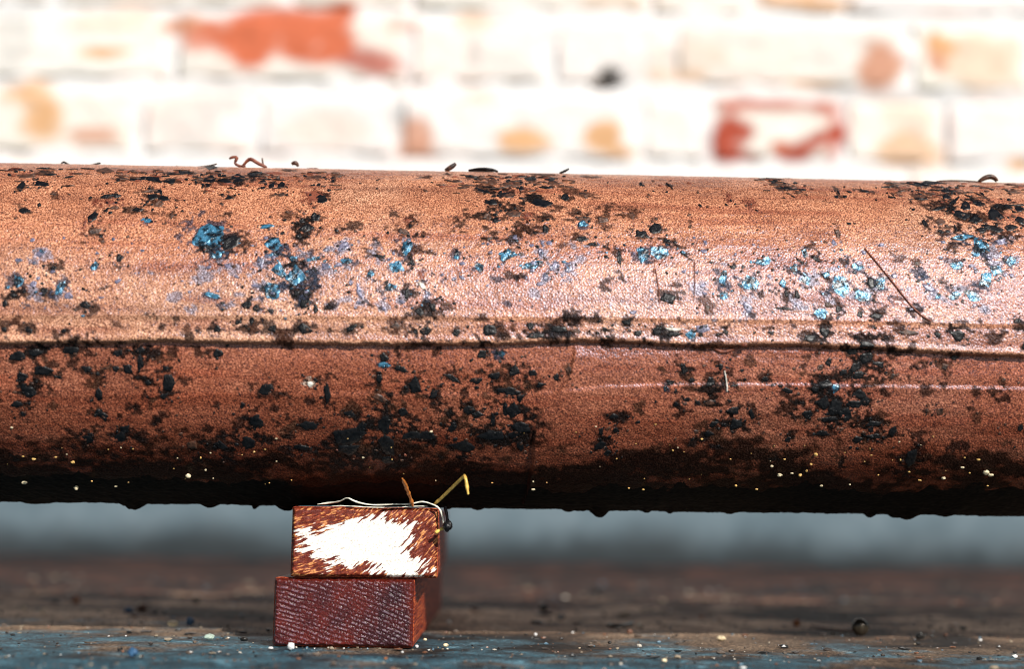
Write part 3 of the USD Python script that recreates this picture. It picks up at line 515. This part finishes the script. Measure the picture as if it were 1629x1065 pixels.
# sand grains caught low on the pipe
V, F, T_, o = [], [], [], 0
def grain(u, v, d, c):
    global o
    s0, t0 = pipe_hit(u, v)
    m = trimesh.creation.icosphere(subdivisions=1, radius=1)
    g = np.array(m.vertices) * (1 + rg.uniform(-.25, .25, (len(m.vertices), 1))) * np.array([rg.uniform(.8, 1.6), 1, rg.uniform(.7, 1)]) * d * .5 * .5 / FPX
    V.append(g + cyl(np.array([s0]), np.array([t0]), surf_r([s0], [t0]) + .0009 if v > 715 else surf_r([s0], [t0]) + .0001)); F.append(np.array(m.faces) + o); T_.append(np.tile(c, (len(g), 1))); o += len(g)
GOLD, CREAM = np.array([.60, .37, .12]), np.array([.66, .55, .36])
for (u, v, d) in [(1240, 752, 9), (1272, 752, 8), (1282, 745, 6), (1297, 720, 9), (1227, 738, 6), (1259, 749, 5), (1289, 735, 5), (1567, 748, 14), (1575, 752, 8), (1530, 740, 5), (1533, 725, 4), (1555, 728, 6), (1500, 757, 8), (1462, 760, 6), (1306, 769, 6), (1351, 767, 5), (1570, 769, 4), (1396, 752, 4), (1431, 728, 5), (1445, 747, 4), (300, 753, 9), (122, 772, 10), (40, 764, 8), (185, 770, 5), (117, 732, 6), (55, 727, 6), (90, 724, 4), (147, 762, 4), (38, 723, 4), (328, 744, 5), (320, 725, 5), (340, 757, 3), (848, 771, 6), (1023, 774, 5), (1170, 768, 6), (1203, 774, 5), (1000, 771, 4), (1116, 698, 5), (405, 716, 5), (578, 725, 4), (686, 687, 6), (1070, 715, 4), (19, 680, 5), (1247, 727, 4)]:
    grain(u, v, d * .68, GOLD if rg.random() < .6 else CREAM)
for _ in range(60):
    u, v = rg.uniform(-20, 1650), rg.normal(728, 30)
    if 600 < v < 788: grain(u, v, rg.uniform(.9, 2.4), GOLD * rg.uniform(.5, 1.2) if rg.random() < .7 else CREAM)
obj('sand_grains', (np.vstack(V), np.vstack(F)), M['sand'], pipe, smooth=False, tint=np.vstack(T_), kind='stuff')
# bits that stand off the crown of the pipe
def strip(pts_uv, wpx_, th_, name, m, depth=0.0):
    """a bent strip in the plane through the pipe's crown; points are given where they show"""
    Yp = AY - .0135 + depth
    c = curve([on_plane_y(u, v + 1.5, Yp) for u, v in pts_uv], 16)
    r = wpx_ * Yp / FPX / 2
    t = tube(c, r * (.45 + .55 * np.sin(np.linspace(.35, 2.8, 16))), 6)
    v = np.array(t.vertices); ctr = np.repeat(c, 6, 0); ctr = np.vstack([ctr, c[:1], c[-1:]])
    v[:, 1] = ctr[:, 1] + (v[:, 1] - ctr[:, 1]) * th_
    obj(name, (v, t.faces), m, pipe, smooth=True)
strip([(97, 260), (103, 257), (112, 262), (130, 264), (148, 261), (160, 258)], 4, 1.5, 'curled_flake', M['K'])
strip([(366, 252), (370, 249), (377, 250), (374, 258), (383, 263), (390, 262)], 5, 1.6, 'curled_flake', M['R'])
strip([(384, 264), (392, 256), (399, 252), (408, 257), (418, 262), (424, 265)], 6, 2, 'curled_flake', M['R'])
strip([(417, 250), (418, 257), (420, 263)], 3, 1, 'curled_flake', M['D'])
strip([(464, 260), (470, 258), (474, 263)], 7, 1.6, 'curled_flake', M['D'])
strip([(708, 270), (717, 265), (725, 259)], 8, 1.5, 'curled_flake', M['D'])
strip([(745, 270), (760, 268), (778, 268), (792, 272)], 5, 2.5, 'curled_flake', M['K'])
strip([(890, 274), (898, 271), (905, 267)], 4, 2, 'curled_flake', M['K'])
strip([(1557, 288), (1566, 282), (1577, 280), (1586, 287)], 8, 2, 'curled_flake', M['D'])
strip([(280, 263), (310, 265), (335, 262), (345, 259)], 3, 2, 'curled_flake', M['D'])
strip([(1490, 287), (1520, 286), (1560, 288)], 2.5, 2, 'curled_flake', M['D'])
def hair(pts, wpx_, name, m, hgt=.00025, **kw):
    q = np.array([pipe_hit(u, v) for u, v in pts]); c = curve(q, 40)
    p = cyl(c[:, 0], c[:, 1], surf_r(c[:, 0], c[:, 1]) + hgt)
    obj(name, tube(p, wpx_ * .46 / FPX / 2, 6), m, pipe, smooth=True, **kw)
hair([(1374, 398), (1385, 412), (1405, 436), (1428, 465), (1450, 492), (1478, 513)], 2.6, 'fibre', M['R'], label='long red brown fibre lying slantwise on the pipe')
hair([(1152, 590), (1155, 605), (1156, 622)], 2.6, 'fibre', M['W'], label='short pale fibre below the seam')
hair([(1060, 294), (1066, 299), (1070, 304)], 2.5, 'fibre', M['D'])
hair([(1042, 432), (1046, 460), (1048, 486)], 1.5, 'fibre', M['R'])
hair([(1104, 420), (1104, 445), (1103, 476)], 1.2, 'fibre', M['R'])
hair([(1135, 553), (1150, 560), (1165, 556), (1185, 549)], 6, 'torn_edge', M['R'], hgt=.0002)

# ------------------------------------------------------------------ wood blocks
from scipy.spatial import cKDTree
def block(name, label, w, h, d, loc, rotz, tint_fn, relief_fn, m_end):
    b = thing(name, label, 'wood block', loc, rotz)
    pr = shapely.box(-w / 2 + .0009, .0009, w / 2 - .0009, h - .0009).buffer(.0009, quad_segs=3)
    m = trimesh.creation.extrude_polygon(pr, d - .0022)
    v = np.array(m.vertices); m = trimesh.Trimesh(np.stack([v[:, 0], v[:, 2] + .0022, v[:, 1]], 1), m.faces[:, ::-1], process=False)
    obj('body', m, M['stained'], b, smooth=35)
    nx, nz = 300, 150
    U, W = np.meshgrid(np.linspace(0, 1, nx), np.linspace(0, 1, nz))
    e = np.minimum(np.minimum(U, 1 - U) * w, np.minimum(W, 1 - W) * h)
    k = np.clip(e / .0011, 0, 1); k = 1 - np.sqrt(1 - (1 - k) ** 2 * .999)
    rag = fb(np.stack([U.ravel() * 40, W.ravel() * 20, 0 * U.ravel()], 1), octaves=3).reshape(U.shape)
    ins = .00012 + .00008 * rag
    X = (U - .5) * (w - 2 * ins); Z = h / 2 + (W - .5) * (h - 2 * ins)
    # round the four corners
    P = np.stack([X, .0026 * (1 - np.clip(e / (.0013 + .0003 * rag), 0, 1)) ** 2.4 + relief_fn(U, W, w, h) * np.clip(e / .0012, 0, 1), Z], -1).reshape(-1, 3)
    obj('sawn_end', (P, grid_faces(nz, nx)), m_end, b, smooth=True, tint=tint_fn(U, W, w, h).reshape(-1, 3))
    return b
def rot_noise(U, W, w, h, ang, along, across, seed, oct=3):
    x, z_ = U * w, W * h; c, s_ = np.cos(ang), np.sin(ang)
    a, b = (x * c + z_ * s_) * along, (-x * s_ + z_ * c) * across
    return fb(np.stack([a.ravel(), b.ravel(), np.full(a.size, seed)], 1), octaves=oct).reshape(U.shape)
zp_ = lambda x, y: ((x / 3.179 + 380 - 462) / 233, (918 - (y / 3.179 + 730)) / 110 - .01 + (x / 3.179 + 380 - 575) / 233 * .035)
BARE = Polygon([zp_(*p) for p in [(290, 385), (300, 362), (370, 358), (385, 372), (450, 338), (540, 305), (600, 312), (640, 290), (720, 285), (780, 315), (880, 320), (895, 350), (870, 410), (840, 440), (870, 490), (920, 490), (945, 560), (900, 592), (790, 602), (740, 578), (660, 560), (690, 540), (640, 520), (560, 535), (440, 552), (480, 500), (380, 497), (365, 460), (300, 470), (330, 440)]])
def upper_tint(U, W, w, h):
    pt = shapely.points(U.ravel(), W.ravel())
    bd = shapely.distance(BARE.exterior, pt); inside = shapely.contains(BARE, pt)
    sd = (np.where(inside, bd, -bd)).reshape(U.shape)
    left = np.clip((.55 - U) / .3, 0, 1)
    na = rot_noise(U, W, w, h, .28, 240, 1700, 1, 3) * left + rot_noise(U, W, w, h, .75, 240, 1600, 2, 3) * (1 - left)
    nb = rot_noise(U, W, w, h, .3, 500, 2600, 5, 2) * left + rot_noise(U, W, w, h, .8, 500, 2400, 6, 2) * (1 - left)
    m = np.clip((sd - .002 + .075 * na + .03 * nb) / .012, 0, 1)
    edge_ = np.clip((.035 - np.minimum(1 - W, 1.2 * (1 - U))) / .03, 0, 1)
    spk = np.clip((nb - .34 + .55 * np.clip(sd + .06, -.3, 0) + .25 * edge_) * 6, 0, 1) * .75
    red = np.array([.10, .010, .004]); org = np.array([.25, .042, .012]); white = np.array([.88, .82, .72]); cream = np.array([.70, .30, .10])
    k = np.clip(.45 + .9 * nb + .35 * na, 0, 1)[..., None]
    c = red * (1 - k) + org * k
    rimu = np.clip(1 - np.minimum(np.minimum(U, 1 - U) * w, np.minimum(W, 1 - W) * h) / .0011, 0, 1)[..., None] * .8
    c = c * (1 - rimu) + red * rimu
    c = c * (1 - spk[..., None]) + cream * spk[..., None]
    return c * (1 - m[..., None]) + white * m[..., None]
def upper_relief(U, W, w, h): return .00012 * rot_noise(U, W, w, h, .5, 300, 1600, 3, 2) + .0001 * rot_noise(U, W, w, h, 0, 400, 400, 4, 2)
def kerf(U, W, w, h):
    x, z_ = U * w, W * h
    a = -.24 - .1 * U
    q = -x * np.sin(a) + z_ * np.cos(a) + .0006 * rot_noise(U, W, w, h, -.24, 110, 160, 8, 3)
    brk = rot_noise(U, W, w, h, -.27, 2400, 1500, 9, 2); pat = rot_noise(U, W, w, h, 0, 130, 200, 14, 3)
    return np.sin(2 * np.pi * q / .00152), brk, pat
def lower_relief(U, W, w, h):
    k, b, p = kerf(U, W, w, h); return -.00007 * k * np.clip(.6 + 2 * b + p, 0, 1.6)
def lower_tint(U, W, w, h):
    k, b, p = kerf(U, W, w, h)
    n = rot_noise(U, W, w, h, 0, 120, 120, 12, 3)
    dark = np.array([.032, .006, .009]); red = np.array([.10, .011, .008]); pl = np.array([.34, .25, .33])
    t = np.clip(.5 + .6 * n - .4 * (U > .75) * (W < .55), 0, 1)[..., None]
    c = dark * (1 - t) + red * t
    c = c * (1 - .35 * np.clip(-k, 0, 1)[..., None])
    g = (np.clip((k - .35) * 2, 0, 1) * np.clip(2.6 * b + .9 * p + .12 + .3 * (U - .3) - .25 * (W - .4), 0, 1))[..., None] * .36
    c = c * (1 - g) + pl * g  # lavender glints painted along the ridge crests
    rim = np.clip(1 - np.minimum(np.minimum(U * w * 1.1, W * h * 1.6), np.minimum((1 - U) * w * .8, (1 - W) * h)) / .0016, 0, 1)[..., None]
    return c * (1 - rim) + np.array([.10, .012, .006]) * rim
BY = .486
def bx(u, v): return on_plane_y(u, v, BY)
lo_l, lo_r = bx(432, 1026)[0], bx(657, 1029)[0]
up_l, up_r = bx(462, 910)[0], bx(696, 915)[0]
HL = .0229
block('wood_block', 'lower of two stacked blocks, dark red with a ridged sawn end', lo_r - lo_l, HL, .195, ((lo_l + lo_r) / 2, BY, 0.0), 0, lower_tint, lower_relief, M['dark_end'])
block('wood_block', 'upper of two stacked blocks, red brown with a bare white patch, under the pipe', up_r - up_l, .0475 - .0007 - HL - .0003, .195, ((up_l + up_r) / 2, BY - .0008, HL + .0003), 1.6, upper_tint, upper_relief, M['bare_end'])

# ------------------------------------------------------------------ straw and twine on the upper block
def at_y(pts): return [on_plane_y(u, v, Y_ + (BY - .4795) * min(1, max(.25, (Y_ - .464) / .012))) for u, v, Y_ in pts]
def straw(pts, wpx_, name, m, label, cat, n=30, smooth=True, bend=False):
    p = np.array(at_y(pts)); c = p if bend else curve(p, n)
    if bend:
        c = np.vstack([np.linspace(p[i], p[i + 1], 5)[:-1] for i in range(len(p) - 1)] + [p[-1:]])
    rv = 1 + (.1 if bend else .28) * fb(np.stack([np.arange(len(c)) * .35, 0 * np.arange(len(c)) + wpx_, 0 * np.arange(len(c))], 1), octaves=2)
    rv[:2] *= .6; rv[-2:] *= .6
    obj(name, tube(c, wpx_ * .478 / FPX / 2 * np.clip(rv, .35, 2), 6), m, smooth=True, label=label, category=cat)
straw([(690, 803, .4785), (700, 795, .476), (739, 757, .468), (741, 764, .4672), (745, 787, .467)], 5.5, 'straw', M['straw'], 'bent yellow straw sticking up at the right corner of the upper block', 'straw', bend=True)
straw([(657, 806, .479), (650, 785, .474), (640, 762, .468)], 6, 'straw', M['orange_straw'], 'straight orange straw leaning on the pipe above the middle of the block', 'straw')
straw([(655, 802, .479), (652, 790, .475), (645, 768, .47)], 3, 'straw', M['orange_straw'], 'thin orange straw just right beside the straight orange straw', 'straw')
straw([(692, 849, .4755), (703, 842, .4753), (712, 838, .4755)], 5, 'straw', M['straw'], 'short pale straw end below the corner on the side of the upper block', 'straw')
straw([(505, 803, .484), (530, 800, .483), (543, 797, .480), (552, 793, .478), (562, 797, .4775), (578, 802, .478), (600, 804, .4785), (630, 803, .4785), (655, 802, .4788), (672, 799, .478), (690, 804, .477), (700, 812, .4768), (705, 828, .4768), (707, 846, .477)], 2.8, 'twine', M['twine'], 'white twine draped over the top edge of the upper block', 'twine', n=80)
straw([(528, 806, .4788), (560, 806, .4785), (600, 808, .4784), (640, 807, .4786), (680, 806, .479)], 1.7, 'twine', M['twine'], 'frayed thin thread lying along the top edge of the upper block', 'thread', n=50)
m = lump(.0016, 4, (1, .8, 1.1), .25); m.apply_translation(on_plane_y(712, 838, .4795)); mm = tube(curve(at_y([(708, 808, .486), (711, 822, .482), (713, 838, .4795)]), 10), [.0006] * 4 + [.0005] * 3 + [.0008] * 3, 6)
obj('tar_drip', trimesh.util.concatenate([m, mm]), M['K'], smooth=True, label='black tar drip hanging at the right edge of the upper block', category='tar drip')

# ------------------------------------------------------------------ pebbles and grit on the ground
peb = {c: plain('pebble_' + c, v, r, **kw) for c, v, r, kw in [('white', (.85, .84, .8), .4, {}), ('cream', (.75, .6, .38), .5, {}), ('black', (.02, .018, .016), .3, {}), ('blue', (.04, .10, .19), .25, {}), ('orange', (.35, .12, .035), .5, {}), ('brown', (.16, .07, .04), .4, {}), ('bronze', (.05, .04, .028), .18, {'metallic': .5}), ('green', (.4, .5, .42), .3, {})]}
for k, (u, v, w, h, c, lab) in enumerate([
    (1371, 1013, 25, 27, 'bronze', 'shiny dark bronze ball, largest pebble right of the blocks'),
    (1465, 1018, 16, 15, 'black', 'black pebble at the right beside a few rusty crumbs'),
    (1483, 1015, 7, 6, 'black', 'tiny dark crumb just right of the black pebble'), (1505, 1013, 10, 7, 'brown', 'small dark brown crumb second right of the black pebble'),
    (1268, 997, 12, 13, 'orange', 'small round orange brown pebble left of the shiny ball'),
    (462, 1035, 15, 14, 'white', 'bright white pebble in front of the lower block'),
    (430, 1034, 10, 6, 'white', 'small greyish chip at the left front corner of the lower block'),
    (203, 976, 17, 13, 'blue', 'dark blue black pebble in the pair left of the blocks'), (224, 974, 22, 17, 'brown', 'dark brown pebble in the pair left of the blocks'), (222, 965, 9, 7, 'cream', 'small pale chip on the brown pebble of the pair'),
    (119, 960, 15, 13, 'orange', 'rusty orange pebble furthest left at the back'),
    (273, 998, 22, 11, 'cream', 'flat cream chip left of the lower block'), (301, 996, 16, 16, 'blue', 'blue grey pebble beside the cream chip'),
    (209, 1046, 22, 19, 'blue', 'deep blue pebble in the wet strip at the front'),
    (331, 1019, 20, 11, 'green', 'pale greenish flake left of the lower block'), (387, 1021, 15, 9, 'black', 'black crumb left of the lower block near its corner'),
    (36, 970, 9, 6, 'cream', 'pale crumb at the far left'), (67, 976, 7, 5, 'cream', 'tiny cream crumb right of the far left pale crumb'),
    (311, 960, 18, 12, 'black', 'blurred black lump behind the cream chip'),
    (951, 946, 17, 16, 'black', 'blurred dark lump on the red brown ground behind'), (865, 974, 17, 18, 'black', 'dark square lump right of the blocks'),
    (1148, 1020, 18, 9, 'cream', 'bright cream chip between the block and the shiny ball'), (1002, 1009, 12, 9, 'brown', 'small brown pebble below a dark twig'),
    (714, 994, 9, 8, 'white', 'tiny white pebble right of the lower block'), (676, 1020, 7, 5, 'cream', 'tiny cream crumb at the right foot of the lower block'), (709, 1030, 11, 7, 'cream', 'pale crumb right of the lower block in front'), (663, 1031, 7, 6, 'white', 'tiny white crumb touching the right front corner of the lower block'),
    (852, 1012, 6, 6, 'white', 'tiny white crumb midway right of the blocks'), (970, 1025, 8, 6, 'black', 'black crumb below the small brown pebble'), (1116, 984, 8, 6, 'orange', 'tiny orange crumb above the cream chip'), (1057, 1054, 12, 7, 'cream', 'pale crumb at the edge of the wet strip'), (640, 1040, 6, 5, 'white', 'white crumb in front of the right half of the lower block'), (613, 1050, 7, 5, 'orange', 'orange crumb in front of the lower block')]):
    p = on_ground(u, v)
    d = p[1]; W_, H_ = (1.05 if c == 'bronze' else .8) * w * d / FPX, (1.05 if c == 'bronze' else .8) * h * d / FPX
    m = lump(1.0, k + 1, (1, 1, 1), .05 if c == 'bronze' else .22)
    vv = np.array(m.vertices) * np.array([W_ / 2, W_ / 2 * .85, H_ / 2])
    vv[:, 2] -= vv[:, 2].min() + .0002
    vv += [p[0], p[1] + W_ * .4, 0]
    obj('pebble', (vv, m.faces), peb[c], smooth=True, label=lab, category='pebble' if w > 9 else 'crumb')
tw = [on_ground(u, v, .0008) for u, v in [(970, 994), (985, 996), (1000, 994), (1006, 992)]]
obj('twig', tube(curve(tw, 10), .0007, 6), peb['black'], smooth=True, label='short black twig on the ground right of the blocks', category='twig')
tw = [on_ground(u, v, .0004) for u, v in [(1290, 996), (1310, 999), (1340, 1003), (1362, 1005)]]
obj('twig', tube(curve(tw, 10), .0005, 6), peb['brown'], smooth=True, label='thin brown twig left of the shiny ball', category='twig')
g = np.random.default_rng(23)
V, F, T_, o = [], [], [], 0
base_ico = trimesh.creation.icosahedron(); NV = len(base_ico.vertices)
PAL = [(.12, .09, .07), (.05, .04, .035), (.3, .24, .17), (.55, .5, .42), (.02, .02, .02), (.2, .09, .05), (.10, .18, .24), (.8, .78, .74)]
for k in range(8000):
    y_ = .37 + .65 * g.random() ** 1.6; x_ = g.uniform(-.5, .5) * (y_ / .5)
    if lo_l - .001 < x_ < lo_r + .001 and y_ > BY - .001: continue
    r = .00018 * (1 + g.exponential(.75)) * (1.3 if y_ > .6 else 1)
    v = np.array(base_ico.vertices) * (1 + g.uniform(-.4, .4, (NV, 1))) * r * g.uniform([.8, .7, .5], [1.9, 1.3, 1.0])
    V.append(v + [x_, y_, r * .3 - .0001]); F.append(np.array(base_ico.faces) + o); o += NV
    T_.append(np.tile(PAL[g.choice(8, p=[.30, .20, .11, .035, .18, .1, .06, .015])], (NV, 1)))
for k in range(420):                                        # flakes and dark chips lying about under the pipe
    y_ = .46 + .5 * g.random() ** 1.3; x_ = g.uniform(-.42, .42) * (y_ / .5)
    if lo_l - .002 < x_ < lo_r + .002 and y_ > BY - .002: continue
    r = g.uniform(.0003, .0011) * (1 + .5 * (y_ > .6))
    v = np.array(base_ico.vertices) * (1 + g.uniform(-.4, .4, (NV, 1))) * r * g.uniform([.9, .8, .25], [2.4, 1.5, .7])
    V.append(v + [x_, y_, r * .15]); F.append(np.array(base_ico.faces) + o); o += NV
    T_.append(np.tile(PAL[g.choice([1, 4, 4, 4, 5, 0, 2])], (NV, 1)))
for k in range(20):                                         # crumbs washed up along the foot of the block
    x_ = g.uniform(lo_l, lo_r + .012); y_ = BY - abs(g.normal(.002, .004)) - .0005; r = g.uniform(.00012, .0004)
    v = np.array(base_ico.vertices) * (1 + g.uniform(-.4, .4, (NV, 1))) * r * [1.2, 1, .8]
    V.append(v + [x_, y_, r * .3]); F.append(np.array(base_ico.faces) + o); o += NV
    T_.append(np.tile(PAL[g.choice([2, 3, 6, 7, 6])], (NV, 1)))
obj('grit', (np.vstack(V), np.vstack(F)), M['sand'], smooth=False, tint=np.vstack(T_), kind='stuff', label='fine grit and crumbs scattered over the ground', category='grit')
